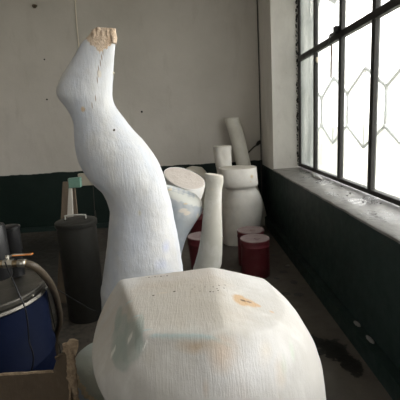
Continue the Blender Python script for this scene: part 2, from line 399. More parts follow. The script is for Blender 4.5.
LR = [(102, 292, 186, 300, 1.), (103.5, 280, 184.5, 284, 1.), (105.5, 262, 182, 262, 1), (107.5, 245, 179, 243, 1), (110, 222, 175, 223, 1), (110, 208, 171.5, 205, 1), (104, 193, 167.5, 190, 1),
      (91, 180, 163, 174, .97), (81.5, 164, 155, 157, .95), (76.5, 148, 145.5, 143, .92), (75, 133, 134, 131, .9), (73.5, 121, 123.5, 118, .88), (67, 108, 115.5, 107, .85), (59.5, 99, 112.3, 97, .8),
      (57.3, 90, 112.2, 87, .72), (61.5, 78, 113, 76, .66), (70.5, 63, 113.8, 64, .6), (77.5, 50.5, 114.8, 53, .56), (83.5, 41.5, 115.6, 43, .52), (88.5, 36.5, 115.9, 37, .48), (92.5, 31, 116, 31.5, .44), (95.5, 28.2, 116, 28.8, .40)]
rings = [wr(-.345, LY, .0, .27, .25), wr(-.345, LY, .3, .262, .25)]
rings += [pr(a, b, c, dd, LY, k, 2.1) for a, b, c, dd, k in LR]
def legmat(c, i, L, nlo, nmid):
    # the toe end is broken off down to raw plaster, with a jagged border
    q = c; e = .022*noise.noise(V((q.x*38, q.y*30, 0))) + .012*noise.noise(V((q.x*110, q.y*90, 4)))
    a = at(85, 39, LY); b = at(102, 54, LY); cc = at(117, 42, LY)
    if q.x < b.x: t = (q.x-a.x)/(b.x-a.x); z = a.z+(b.z-a.z)*t
    else: t = (q.x-b.x)/(cc.x-b.x); z = b.z+(cc.z-b.z)*t
    return 1 if q.z > z+e else 0
loft('leg_body', rings, leg_m, leg, seg=140, sub=14, amp=.0035, ns=9, top=.02, mats=[leg_m, raw_m], fmat=legmat)
# five worn toes
toes = [(94.5, 35, .030, .012), (98.8, 34, .028, .010), (103.3, 34.4, .026, .006), (108, 34.6, .026, .0), (112.3, 34.3, .030, .0)]
for i, (x, y, r, dy) in enumerate(toes):
    c = at(x, y, LY-.012+.002*i)
    tr = [(c+V((0, 0, -.05)), V((.02, 0, 0)), V((0, .034, 0)), 2), (c+V((0, 0, -.02)), V((.019, 0, 0)), V((0, .03, 0)), 2), (c+V((.001, 0, .012)), V((.0165, 0, 0)), V((0, .024, 0)), 2), (c+V((.001, 0, .026+.005*(i % 2))), V((.010, 0, 0)), V((0, .015, 0)), 2)]
    loft('toe', tr, raw_m, leg, seg=28, sub=6, amp=.007, ns=38, top=.008)
# small chips of plaster along the shin edge
chip_m = material('chip plaster', (.66, .6, .5), .9)
c = at(112.8, 73, LY)
MB().tube([c+V((-.004, -.01, .008)), c+V((.004, 0, 0)), c+V((-.004, 0, -.008))], [.004, .007, .004], 7).build('plaster_nub', chip_m, leg, smooth=True)

# --- big cut thigh in front
FY = 1.25
fbase = V((.02, FY, 0))
fz = [(0, -.22, .34, .30), (.25, -.22, .40, .36), (.42, -.20, .42, .40), (.56, -.25, .42, .415), (.68, -.312, .415, .42), (.78, -.362, .402, .42), (.86, -.382, .368, .415), (.92, -.376, .335, .40), (.97, -.356, .285, .385),
      (1.02, -.332, .245, .36), (1.06, -.312, .20, .335), (1.10, -.285, .19, .29), (1.14, -.24, .13, .22)]
rings = [wr((l+r)/2, FY+.02, z, (r-l)/2, b, 2.15) for z, l, r, b in fz]
def plane3(a, b, c):
    n = (b-a).cross(c-a).normalized(); return n, n.dot(a)
P_A, P_B, P_C, P_D = V((-.29, 1.33, 1.055)), V((.04, 1.38, 1.060)), V((-.16, .965, 1.045)), V((.015, .94, 1.045))
n1 = plane3(P_A, P_B, P_C)[0]; n1 = n1 if n1.z > 0 else -n1
cuts = [(n1, n1.dot(P_C)), ]
nr = V((.38, -.02, 1)).normalized(); cuts.append((nr, nr.dot(V((.045, 1.38, 1.062)))))
# back face, left facet, front facet
def facet(a, b, slope):
    t = (b-a).normalized(); h = V((t.y, -t.x, 0)); 
    if h.dot(a-V((0, 1.17, 0))) < 0: h = -h
    h.normalize(); n = (h*math.cos(math.radians(slope))+V((0, 0, 1))*math.sin(math.radians(slope))).normalized()
    return n, n.dot(a)
cuts.append(facet(P_A+V((0, 0, 0)), P_B, 4)); cuts.append(facet(P_A, P_C, 38)); cuts.append(facet(P_C, P_D, 34))
cuts.append(facet(P_D, V((.24, 1.02, 1.0)), 42))
def fshape(q, i, L, g):
    for j, (n, dd) in enumerate(cuts):
        x = n.dot(q)-dd; k = .003 if j < 3 else .006
        s = k*math.log(1+math.exp(max(-30, min(30, x/k)))) if x/k < 30 else x
        q = q - n*s
    return q
gp = (.34, .39, .36)
fp = []
def fs(x, y, Y, rx, rz, col, soft=.3, st=1., ry=.12): fp.append((at(x, y, Y), (rx, ry, rz), col, soft, st))
def on(x, y, pl):
    v = F + R*((x-200)/f) + U*((200-y)/f); o = V((0, 0, H)); n, dd = pl
    return o + v*((dd-n.dot(o))/n.dot(v))
def fo(x, y, pl, rx, ry, col, soft=.3, st=1.): fp.append((on(x, y, cuts[pl]), (rx, ry, .06), col, soft, st))
def ang(c, r, col, soft, st): fp.append((c, r, col, soft, st))
# pinkish raw tone of the two cut planes on top, bluish line on the front edge
fo(215, 305, 1, .30, .30, (.50, .44, .36), .8, .45); fo(165, 300, 0, .22, .22, (.46, .42, .36), .5, .5)
for x in range(146, 170, 3): fo(x, 277.6-(x-146)*.09, 0, .004, .004, (.10, .08, .06), .4, .9*(x % 2) + .3)
for x, y in ((192, 289), (195, 287), (200, 291), (205, 287)): fo(x, y, 0, .003, .003, (.12, .09, .07), .3, .9)
for x in range(125, 236, 9): fo(x+3, 334.5-(1 if x > 150 else max(0, (146-x))*1.6), 0, .022, .006, (.40, .52, .54), .8, .7)
fo(240, 300, 1, .030, .045, (.55, .36, .19), .35, .85); fo(250, 303, 1, .030, .030, (.55, .36, .19), .4, .8); fo(257, 305, 1, .016, .014, (.57, .38, .22), .4, .8)
fo(243, 300.5, 1, .013, .008, (.12, .08, .05), .5, .9); fo(249, 302, 1, .012, .007, (.17, .11, .07), .5, .8); fo(272, 312, 1, .01, .009, (.6, .42, .26), .5, .7)
for x, y, s in ((153.5, 295.5, .0045), (174.5, 291.5, .005), (213, 285.5, .003), (217, 288, .003), (219, 285, .0035), (224, 288, .003), (225, 285, .003), (210, 289, .004), (218, 290, .0035), (213, 290, .003), (227, 291, .002)):
    fo(x, y, 0 if x < 205 else 1, s, s, (.07, .055, .04), .3, 1)
fo(163, 293, 0, .03, .007, (.62, .52, .40), .8, .5)
# staining on the sides
for a in ((116, 334, 1.05, .05, .06), (129, 340, .98, .05, .06), (114, 322, 1.1, .022, .04), (138, 330, .98, .016, .05), (122, 352, 1.0, .045, .035)):
    fs(a[0], a[1], a[2], a[3], a[4], gp, .25, .62, .11)
fs(124, 322, 1.03, .014, .03, (.48, .46, .38), .3, .9)
fs(126, 395, 1.0, .04, .06, (.25, .29, .27), .4, .7)
for x, y, rx, rz, c, s in ((150, 356, .03, .03, (.50, .47, .42), .6), (222, 352, .05, .05, (.55, .38, .24), .75), (196, 346, .07, .02, (.48, .36, .24), .75), (205, 375, .012, .03, (.5, .36, .24), .5), (276, 362, .025, .05, (.66, .52, .36), .5),
                     (262, 345, .03, .03, (.66, .54, .36), .45), (294, 355, .012, .03, (.55, .64, .52), .5), (281, 358, .015, .03, (.52, .60, .48), .4), (320, 385, .012, .06, (.62, .46, .28), .6), (186, 340, .12, .012, (.48, .55, .54), .4), (233, 385, .05, .06, (.62, .54, .50), .4)):
    fs(x, y, 1.25 if x > 300 else (.93 if x < 260 else 1.0), rx, rz, c, .8, s, .2)
fs(250, 375, .9, .2, .10, (.80, .79, .80), .8, .6, .25)
for x, y in ((112, 342), (130, 338), (147, 335), (111, 358)):
    for k in range(4): fs(x+k*1.1-1.6, y-k*1.8+2.5, 1.0, .002, .006, (.8, .79, .74), .4, .9, .12)
f_m = plaster('cut thigh plaster', fbase, (.545, .525, .50), .0, fp, .5, grain=[((150, 16, 16), .8, (0, 0, .85)), ((14, 60, 14), .25, (0, 0, .5))],
              extra=[((.50, .38, .27), 3.5, .50, .72, .5, (1, 1, .6)), ((.62, .61, .61), 2.2, .45, .7, .5, (1, 1, 1))])
tag(loft('thigh_sculpture', rings, f_m, base=fbase, seg=220, sub=16, amp=.004, ns=6, top=.02, shape=fshape), 'huge white plaster stump with a faceted cut top filling the bottom foreground', 'sculpture')

# --- broken limb piece at its left
bY = 1.56; bb = V((-.50, bY, 0))
m_bl = material('blue tinted plaster', (.40, .47, .56), .75, tints=[((.50, .54, .57), 7, .4, .7, .6, (1, 1, .5))], bump=.5)
m_be = material('raw beige plaster edge', (.66, .56, .42), .9, tints=[((.50, .42, .30), 40, .45, .6, .7, (1, 1, 1))], bump=1.)
m_gg = material('grey green plaster', (.46, .50, .46), .75, tints=[((.55, .56, .50), 6, .4, .7, .5, (1, 1, 1))], bump=.5)
def fragmat(c, i, L, a, b):
    s = c.z - (.60 - (c.x+.60)*1.1) + .012*noise.noise(c*30)
    return 0 if s < 0 else (1 if s < .045 else 2)
tag(loft('limb_fragment', [wr(-.47, bY, 0, .11, .12), wr(-.47, bY, .3, .13, .13), wr(-.46, bY, .45, .145, .13), wr(-.455, bY, .54, .148, .13), wr(-.44, bY, .605, .135, .115), wr(-.42, bY, .645, .10, .09), wr(-.40, bY, .675, .06, .05)],
         m_bl, base=bb, seg=80, sub=12, amp=.006, ns=9, top=.02, mats=[m_bl, m_be, m_gg], fmat=fragmat), 'bluish plaster limb piece with a broken beige edge beside the cardboard box', 'sculpture')

# --- background pieces
def simple(name, label, rings, Yb, pats=(), cool=0., basec=W0, amp=.003, top=.012, cat='sculpture', seg=72, sub=8, cut=None, bx=0, extra=(), ns=7):
    o = V((bx, Yb, 0)); mt = plaster(name+' plaster', o, basec, cool, pats, .45, extra=extra)
    if cut:
        m2 = material(name+' cut face', cut, .85, tints=[((.42, .36, .31), 14, .5, .75, .5, (1, 1, 1))], bump=.6, patches=[], bscale=40)
        return tag(loft(name, rings, mt, base=o, seg=seg, sub=sub, amp=amp, top=top, ns=ns, mats=[mt, m2], fmat=lambda c, i, L, a, b: 1 if i >= a+b+2 else 0), label, cat)
    return tag(loft(name, rings, mt, base=o, seg=seg, sub=sub, amp=amp, top=top, ns=ns), label, cat)
def down(Y, px, z, r, ry, e=2.):   # ring on or near the floor under the direction px at distance Y
    x = px; return wr(x, Y, z, r, ry, e)
# A: cut stump with a tilted oval top
AY = 3.25
a_p = [(at(174, 173, AY), (.018, .05, .014), (.16, .13, .10), .6, .8), (at(180, 176, AY), (.03, .05, .012), (.45, .38, .32), .7, .5)]
simple('arm_stump', 'pale plaster stump with a tilted oval cut top just right of the upturned leg',
       [wr(-.36, AY, 0, .15, .15), wr(-.35, AY, .3, .14, .14), pr(140, 246, 178, 250, AY, .95), pr(149, 220, 187, 228, AY, .95, 2, 3), pr(156, 203, 195, 214, AY, .95, 2, 7), pr(160, 188, 200, 202, AY, .95, 2, 12), pr(163.2, 178, 203.8, 191, AY, 1, 2, 17), pr(164, 171.5, 205, 184, AY, 1., 2, 18)],
       AY, a_p, .35, cut=(.50, .45, .41), bx=-.2)
# B: bluish thigh
BYY = 2.85
b_p = [(at(183, 210, BYY-.14), (.04, .1, .02), (.70, .64, .56), .35, .95), (at(187, 213, BYY-.14), (.03, .1, .02), (.70, .63, .54), .35, .95), (at(186, 203.5, BYY-.14), (.026, .1, .008), (.66, .50, .26), .5, .9), (at(195, 205, BYY-.12), (.016, .1, .008), (.66, .50, .26), .5, .9),
       *[(at(160+5*k, 187.5+1.7*k, BYY), (.035, .5, .034), (.66, .66, .62), .3, 1.) for k in range(10)], (at(170, 190, BYY-.1), (.03, .1, .008), (.7, .55, .3), .6, .6), (at(198, 217, BYY-.1), (.015, .1, .03), (.66, .60, .50), .5, .7)]
simple('thigh_piece', 'bluish white plaster thigh with chipped paint between the upturned leg and the slender leg',
       [wr(-.24, BYY, 0, .12, .13), wr(-.22, BYY, .3, .12, .13), pr(140, 262, 181, 262, BYY, .95), pr(147, 240, 185.5, 240, BYY, .95), pr(152, 224, 193, 226, BYY, .95), pr(154, 208, 200.8, 214, BYY, .9), pr(156, 196, 202.3, 206.5, BYY, .88), pr(159, 189, 201, 200.5, BYY, .85), pr(163, 185, 197, 196, BYY, .75)],
       BYY, b_p, .5, basec=(.36, .41, .46), top=.025, bx=-.2)
# C: slender leg
CY = 2.8
simple('slender_leg', 'slender pale plaster leg standing upright in front of the red buckets',
       [wr(.115, CY, 0, .125, .12), wr(.115, CY, .15, .12, .12), pr(193, 275, 220, 275, CY), pr(195.5, 262, 221.5, 262, CY), pr(199, 247, 222.5, 247, CY), pr(202, 225, 222.4, 225, CY), pr(204, 206, 221.5, 206, CY), pr(205.3, 190, 222, 190, CY), pr(205.6, 182, 223, 183, CY), pr(205, 177, 223.2, 178.5, CY, 1.), pr(205.5, 173.5, 222.8, 175.5, CY, 1)],
       CY, [(at(212, 190, CY-.08), (.02, .05, .02), (.62, .52, .36), .8, .4)], .0, basec=(.46, .445, .39), bx=.11, seg=56, cut=(.68, .64, .57), top=.01)
# G: faceted stump
simple('angular_stump', 'beige plaster stump with an angular top behind the oval cut stump',
       [wr(.10, 5.6, 0, .16, .14, 3), wr(.10, 5.6, .5, .17, .15, 3), pr(184, 195, 207.5, 195, 5.6, .9, 3), pr(185, 178, 208.5, 180, 5.6, .9, 3), pr(186, 169.5, 208.5, 176, 5.6, .8, 3), pr(188, 167.5, 206, 171.5, 5.6, .6, 3), pr(192, 166, 202, 167.3, 5.6, .5, 3)],
       5.6, (), 0, basec=(.55, .52, .44), bx=.1, top=.008)
# D: short cylinder limb behind
simple('calf_stump', 'upright plaster limb with a flat cut top between the slender leg and the banded torso',
       [wr(.43, 5.35, 0, .16, .14), wr(.43, 5.35, .4, .17, .15), pr(220, 200, 243, 200, 5.35), pr(219, 185, 238, 185, 5.35), pr(217, 172, 232.5, 170, 5.35), pr(214.5, 158, 231.3, 157, 5.35, 1, 2.6), pr(213.4, 150, 231.2, 149, 5.35, 1, 2.6), pr(213.3, 146.3, 231.2, 145.3, 5.35, 1, 2.6)],
       5.35, (), 0, basec=(.84, .81, .76), cut=(.62, .59, .53), bx=.43, top=.008)
# F: leaning arm
simple('leaning_limb', 'thin plaster limb leaning left above the banded torso against the back wall',
       [wr(1.0, 5.75, 0, .12, .10), wr(.93, 5.77, .3, .13, .11), pr(241, 185, 257, 184, 5.8), pr(237, 168, 251.5, 167, 5.85), pr(234.5, 157, 249, 156, 5.88), pr(230.5, 141, 245.5, 140, 5.92), pr(227.5, 130, 242.5, 129, 5.94), pr(225, 120.5, 239, 119.5, 5.96), pr(224.3, 118, 238.6, 117.3, 5.96)],
       5.8, (), 0, basec=(.74, .72, .65), cut=(.40, .33, .26), bx=.9, top=.006)
# E: big torso with a band
EY = 4.95
simple('banded_torso', 'bulky white plaster thigh with a thick collar on top standing near the corner',
       [(V((.55, EY, 0)), V((.20, 0, 0)), V((0, .19, 0)), 2.2), pr(223.2, 236, 256, 236, EY, .95), pr(222.8, 226, 259.5, 226, EY, .95), pr(223, 214, 262, 214, EY, .95), pr(223.8, 204, 262, 202, EY, .95), pr(225.3, 195, 259.5, 193, EY, .95), pr(226, 190, 256, 188.5, EY, .95), pr(225.6, 188, 255.3, 186, EY, .95, 2.3),
        pr(221.5, 186, 257.3, 184, EY, .95, 2.3), pr(219, 182, 257.4, 180, EY, .95, 2.3), pr(218.2, 176, 256.8, 174, EY, .95, 2.3), pr(218.2, 171, 256.3, 169, EY, .95, 2.3), pr(218.6, 168.3, 256.3, 166.3, EY, .95, 2.3)],
       EY, [(at(251, 176, EY-.15), (.03, .1, .035), (.62, .48, .24), .5, .8), (at(250, 181, EY-.15), (.02, .1, .02), (.64, .5, .3), .5, .6)], .0, basec=(.84, .81, .76), cut=(.64, .60, .53), bx=.55, seg=96, top=.02, ns=6)

# --- red buckets
red_m = material('dark red bucket paint', (.12, .018, .024), .45, tints=[((.15, .06, .06), 12, .5, .75, .5, (1, 1, 1)), ((.3, .22, .2), 60, .74, .8, .6, (1, 1, 1))], bump=.25, spec=.4)
dust_m = material('dusty pinkish lid', (.24, .185, .18), .8, tints=[((.18, .11, .11), 18, .45, .7, .6, (1, 1, 1))], bump=.4)
lid_blk = material('black spout cap', (.05, .035, .035), .6)
def bucket(x, y, r, h, label, taper=1., lean=0):
    t = thing('bucket', label, 'bucket', (x, y, 0), 'red buckets on the floor')
    b = MB().lathe((x, y, 0), [(.6*r, 0), (r*taper-.004, 0), (r*taper, .006), (r*(taper*.7+.3), h*.35), (r, h*.8), (r+.003, h*.8+.004), (r+.003, h*.8+.012), (r, h*.8+.016), (r, h-.03)], 56)
    sharp(b.build('bucket_body', red_m, t), 50)
    l = MB().lathe((x, y, 0), [(r-.01, h-.03), (r+.004, h-.03), (r+.005, h-.008), (r+.002, h-.001), (r-.006, h), (r-.014, h-.004), (r*.5, h-.004), (r*.1, h-.004), (.002, h-.004)], 56)
    lo = build('lid_rim', l.v, l.f, red_m, t, mats=[red_m, dust_m], fm=[1 if (q[0]//56) >= 2 else 0 for q in l.f]); sharp(lo, 40); lo.name = 'lid'
    MB().lathe((x+.02, y-.02, h-.004), [(.03, 0), (.032, .004), (.028, .008), (.012, .006), (.002, .006)], 24).build('spout_cap', dust_m, lo, smooth=True)
    return t
bucket(.595, 3.81, .147, .40, 'dark red bucket with a dusty lid, the front one of two by the green wall')
bucket(.60, 4.13, .147, .40, 'dark red bucket half hidden directly behind the nearest red bucket')
bucket(.05, 3.95, .150, .42, 'dark red bucket partly hidden directly behind the slender plaster leg', .86)
bucket(.07, 4.98, .150, .45, 'dark red bucket below the angular beige stump, the farthest red one')

# ------------------------------------------------------------------ left side: drum, pump, can, box
blue_m = material('blue painted steel drum', (.003, .0065, .024), .6, tints=[((.004, .007, .018), 5, .45, .7, .6, (1, 1, 1))], patches=[(at(14, 327, 1.42), (.011, .1, .014), (.42, .40, .36), .3, .9)], origin=(-1.03, 1.71, 0), bump=.1, spec=.12)
steel_m = material('dull steel', (.20, .19, .17), .38, .85, tints=[((.08, .07, .055), 9, .45, .7, .7, (1, 1, 1))], bump=.15)
bright_m = material('worn bright steel', (.55, .52, .46), .3, .9, bump=.1)
black_m = material('black enamel', (.012, .012, .013), .4, bump=.1)
bx_, by_, br = -1.03, 1.71, .285
t = thing('steel_drum', 'blue steel drum with a grey metal lid at the left edge', 'drum', (bx_, by_, 0))
prof = [(.26, 0), (br-.004, 0), (br+.002, .01), (br, .02)]
for z in (.28, .56): prof += [(br, z-.02), (br+.009, z-.006), (br+.009, z+.006), (br, z+.02)]
prof += [(br, .845), (br-.006, .85), (.2, .85)]
sharp(MB().lathe((bx_, by_, 0), prof, 80).build('drum_body', blue_m, t), 50)
rg = MB().lathe((bx_, by_, 0), [(br-.02, .853), (br+.008, .853), (br+.014, .860), (br+.010, .872), (br-.02, .875)], 80)
sharp(rg.build('clamp_ring', steel_m, t), 40)
ld = MB().lathe((bx_, by_, 0), [(br-.02, .878), (br+.002, .880), (br+.006, .897), (br, .903), (br-.012, .902), (br-.022, .893), (.12, .896), (.002, .897)], 80)
lo = sharp(ld.build('drum_lid', steel_m, t), 40)
bb_ = MB()
for x, y in ((33.5, 287), (20, 294)):
    q = at(x, y, 1.62); bb_ = MB().lathe((q.x, 1.60 if x > 30 else 1.55, .892), [(.006, 0), (.006, .006), (.002, .008)], 12); bb_.build('lid_rivet', bright_m, lo, smooth=True)
# pump
pq = thing('drum_pump', 'black pump with brass pipe and orange valve lever standing on the drum lid', 'pump', (-.99, 1.70, .897))
sx, sy = -.995, 1.68
MB().lathe((sx, sy, .897), [(.06, 0), (.062, .008), (.03, .014), (.026, .03), (.016, .034), (.016, .10)], 32).build('pump_flange', bright_m, pq, smooth=False)
mA, mB = at(-8, 235, 1.66), at(12, 240, 1.84)
sharp(MB().lathe((mA.x, mA.y, .975), [(.03, -.01), (.055, -.008), (.058, 0), (.058, .225), (.054, .235), (.04, .240), (.002, .241)], 36).build('motor_housing', black_m, pq), 40)
sharp(MB().lathe((mB.x, mB.y, .905), [(.02, -.008), (.035, 0), (.036, .12), (.042, .13), (.042, .24), (.046, .242), (.046, .252), (.034, .256), (.002, .256)], 36).build('motor_housing', black_m, pq), 40)
MB().tube([(mA.x, mA.y, .99), (mB.x, mB.y, .99)], .02, 16).build('housing_bridge', black_m, pq, smooth=True)
py = 1.56
P0, P1, P2 = at(-10, 264.5, py), at(3, 264, py), at(27, 263, py)
brass = material('tarnished brass fitting', (.20, .15, .09), .4, .8, bump=.15)
hose_m = material('brown rubber hose', (.06, .045, .03), .5, tints=[((.11, .085, .06), 12, .45, .7, .5, (1, 1, 1))], bump=.15)
MB().tube([P0, P1], .016, 18).tube([P1, P2], .015, 18).build('outlet_pipe', brass, pq, smooth=True)
MB().tube([(sx, sy, .985), (sx, py, P1.z), P1], .011, 14).build('riser_pipe', brass, pq, smooth=True)
vb = at(8, 262, py)
val = MB().tube([at(4, 263.7, py), at(13, 263.2, py)], .019, 6).build('valve_body', bright_m, pq)
MB().tube([vb, vb+V((0, 0, .03))], .007, 12).build('valve_stem', bright_m, val, smooth=True)
a, b = at(13, 254.6, py), at(32.5, 254.6, py)
lv = [at(8, 257, py), at(11, 256, py), at(14, 254.8, py), at(32, 254.4, py)]
MB().tube(curve(lv, 5), .004, 10).build('lever_arm', bright_m, val, smooth=True)
bevel(MB().box(a+V((0, -.011, -.004)), b+V((0, .011, .004))).build('lever_grip', material('orange rubber grip', (.80, .26, .04), .5), val), .003)
MB().tube([at(18, 263.3, py), at(26, 263, py)], .017, 12).build('hose_clamp', bright_m, pq, smooth=True)
hs = curve([at(24, 263, py), at(33, 266, py+.01), at(42, 273, py+.05), at(51, 285, py+.14), at(57, 301, py+.3), at(60, 322, py+.42), V((-.86, py+.50, .40)), V((-.90, py+.55, .10)), V((-.93, 2.3, .02)), V((-1.2, 2.5, .02))], 8)
tag(MB().tube(hs, .0165, 16).build('hose', hose_m, base=V((-.93, 2.3, 0)), smooth=True), 'brown rubber hose curving from the valve down past the drum', 'hose')
cb = curve([at(5, 262, 1.50), at(9, 272, 1.45), at(18, 292, 1.40), at(26, 312, 1.388), at(29, 340, 1.39), at(31, 372, 1.392), V((-.90, 1.385, .3)), V((-.92, 1.37, .02)), V((-1.05, 1.3, .006))], 8)
tag(MB().tube(cb, .0028, 8).build('cable', black_m, base=V((-.92, 1.37, 0)), smooth=True), 'thin black cable hanging from the pump over the front of the blue drum', 'cable')

# tall grey can
cx_, cyy = -1.0, 3.14
t = thing('metal_can', 'tall dark grey metal can with a handled lid against the dark green wall', 'can', (cx_, cyy, 0))
grey_m = material('dark grey metal can', (.033, .032, .028), .55, .3, tints=[((.022, .021, .018), 6, .45, .7, .6, (1, 1, .4))], bump=.12)
sharp(MB().lathe((cx_, cyy, 0), [(.13, 0), (.154, 0), (.157, .01), (.160, .815), (.160, .82), (.12, .82)], 64).build('can_body', grey_m, t), 50)
lo = sharp(MB().lathe((cx_, cyy, 0), [(.15, .822), (.169, .822), (.171, .826), (.171, .855), (.165, .861), (.11, .866), (.05, .868), (.002, .868)], 64).build('can_lid', grey_m, t), 40)
hz = .867
MB().tube(curve([(cx_-.085, cyy, hz-.005), (cx_-.085, cyy, hz+.028), (cx_-.078, cyy, hz+.036), (cx_, cyy, hz+.040), (cx_+.078, cyy, hz+.036), (cx_+.085, cyy, hz+.028), (cx_+.085, cyy, hz-.005)], 5), .0065, 12).build('handle', material('pale worn handle', (.42, .41, .37), .4), lo, smooth=True)
for s in (-1, 1): MB().tube([(cx_+s*.085, cyy, hz-.002), (cx_+s*.085, cyy, hz+.004)], .014, 14).build('handle_mount', grey_m, lo, smooth=True)

wire = curve([V((-.95, 2.35, .008)), at(44, 277, 2.35), at(48, 283, 2.35), at(60, 291, 2.38), at(80, 303, 2.42), at(97, 311.5, 2.48), V((-.50, 2.5, .30)), V((-.45, 2.5, .006))], 8)
tag(MB().tube(wire, .003, 8).build('cable', black_m, base=V((-.45, 2.5, 0)), smooth=True), 'thin black cable slanting from behind the drum towards the base of the upturned leg', 'cable')
# wooden stand behind the can
WY = 3.42
t = thing('wooden_stand', 'brown board and pale slat stand with a green block on top behind the metal can', 'stand', (-1.15, WY, 0))
wood = material('old brown board', (.15, .115, .08), .8, tints=[((.08, .06, .045), 8, .4, .7, .7, (1, 1, .15))], bump=.4, grain=[((40, 40, 3), .5)])
pale_w = material('pale board', (.50, .47, .42), .8, tints=[((.35, .32, .28), 10, .45, .7, .5, (1, 1, .2))], bump=.3)
def board(name, pts, th, mat, par, Y):
    fr = [at(x, y, Y) if y is not None else x for x, y in pts]
    vv = fr + [q+V((0, th, 0)) for q in fr]; n = len(fr)
    ff = [tuple(range(n)), tuple(range(2*n-1, n-1, -1))]+[(i, (i+1) % n, n+(i+1) % n, n+i) for i in range(n)]
    return bevel(build(name, vv, ff, mat, par, smooth=False), .003)
bl, brr = V((-1.37, WY, 0)), V((-1.28, WY, 0))
board('board', [(62.5, 182), (68.3, 182), (brr, None), (bl, None)], .03, wood, t, WY)
board('slat', [(68.6, 188), (71.6, 188), (73, 219), (V((-.99, WY, 0)), None), (V((-1.05, WY, 0)), None), (66.8, 219)], .025, pale_w, t, WY)
gq = board('top_block', [(67.3, 178.8), (79.6, 177.5), (80.3, 187.5), (67.8, 188.8)], .06, material('green painted block', (.13, .24, .19), .6, tints=[((.09, .16, .13), 14, .45, .7, .5, (1, 1, 1))], patches=[(at(74, 188.3, WY), (.07, .1, .006), (.10, .07, .05), .4, .9), (at(68, 183, WY), (.006, .1, .06), (.10, .07, .05), .4, .9)], origin=(-1.15, WY, 0)), t, WY)
gq['label'] = 'green painted block'
board('rear_foot', [(V((-1.16, WY, 0)), None), (V((-1.10, WY, 0)), None), (V((-1.08, WY, 1.14)), None), (V((-1.12, WY, 1.14)), None)], .02, wood, t, WY).location.y += .06

# beige junction box on the wall, its cable
t = thing('junction_box', 'cream electrical box fixed to the back wall behind the upturned leg', 'electrical box', at(88, 179, BY-.03))
def wallbox(name, x0, y0, x1, y1, dpt, mat, par):
    a, b = at(x0, y1, BY), at(x1, y0, BY); return bevel(MB().box((a.x, BY-dpt, a.z), (b.x, BY, b.z)).build(name, mat, par), .006)
crm = material('cream plastic', (.46, .42, .34), .6, bump=.1)
wallbox('box_body', 80, 172.5, 95, 185.5, .06, crm, t)
a, b = at(81, 184, BY), at(94, 174, BY)
bevel(MB().box((a.x, BY-.068, a.z), (b.x, BY-.06, b.z)).build('box_cover', crm, t), .003)
MB().tube([at(81.5, 180, BY-.075), at(81.5, 180, BY-.066)], .008, 10).build('screw', black_m, t)
dcab = material('dark cable', (.06, .055, .045), .6); lcab = material('pale painted cable', (.70, .64, .54), .7)
tag(MB().tube(curve([at(93, 186, BY-.012), at(94, 200, BY-.012), at(95, 222, BY-.012), V((-1.62, BY-.014, .3)), V((-1.62, BY-.03, .09))], 6), .006, 8).build('cable', dcab, base=at(94, 220, BY-.012), smooth=True), 'dark cable running down the green wall below the cream box', 'cable')
tag(MB().tube(curve([at(74.8, -8, BY-.012), at(75.6, 10, BY-.012), at(77.2, 30, BY-.014), at(79, 48, BY-.012), at(81, 80, BY-.012), at(84, 130, BY-.012), at(86, 172, BY-.012)], 6), .010, 8).build('cable', lcab, base=at(76, 10, BY-.01), smooth=True), 'pale cable hanging down the back wall beside the upturned foot', 'cable')
# bolt in the wall
q = at(34.5, 6.5, BY); t = thing('wall_bolt', 'rusty bolt end sticking out high on the back wall', 'bolt', q)
ru = material('rusty metal', (.20, .15, .10), .7, .4, bump=.5)
MB().tube([q+V((0, .01, 0)), q+V((0, -.03, 0))], .028, 6).build('bolt_nut', ru, t); MB().tube([q+V((0, -.02, 0)), q+V((.05, -.09, -.015))], [.018, .016], 12).build('bolt_shank', ru, t, smooth=True)
hole_m = material('dark hole', (.02, .018, .015), .9)
for x, y, r, lb in ((44.5, 59.5, .012, 'small screw hole in the back wall left of the upturned foot'), (141.8, 111.8, .016, 'dark screw plug in the back wall right of the upturned leg'), (47, 99.5, .013, 'small dark plug in the back wall level with the sculpted heel')):
    q = at(x, y, BY); tag(MB().tube([q+V((0, .01, 0)), q+V((0, -.006, 0))], r, 12).build('wall_plug', hole_m, base=q), lb, 'wall plug')
# corner conduit with bracket and branch
q0 = V((WX-.03, BY-.02, 0))
t = thing('corner_conduit', 'dark pipe running up the far corner beside the window pier with a branch cable', 'pipe', (WX-.03, BY-.02, 0))
MB().tube([(1.03, BY-.04, .0), (1.03, BY-.035, .10), (WX-.03, BY-.012, .30), (WX-.02, BY-.012, .93), (WX-.015, BY-.012, 2.2), (WX-.02, BY-.012, CZ-.01)], .008, 10).build('conduit', dcab, t, smooth=True)
q = at(258.5, 143, BY-.035); MB().tube([q+V((-.03, 0, -.03)), q+V((0, 0, 0)), q+V((.03, 0, .035))], [.02, .03, .018], 10).build('bracket', hole_m, t, smooth=True)
MB().tube(curve([q+V((-.01, 0, -.02)), at(254, 147, BY-.015), at(249, 152, BY-.012), at(244, 158, BY-.012), at(238, 166, BY-.012)], 5), .012, 8).build('branch_cable', dcab, t, smooth=True)

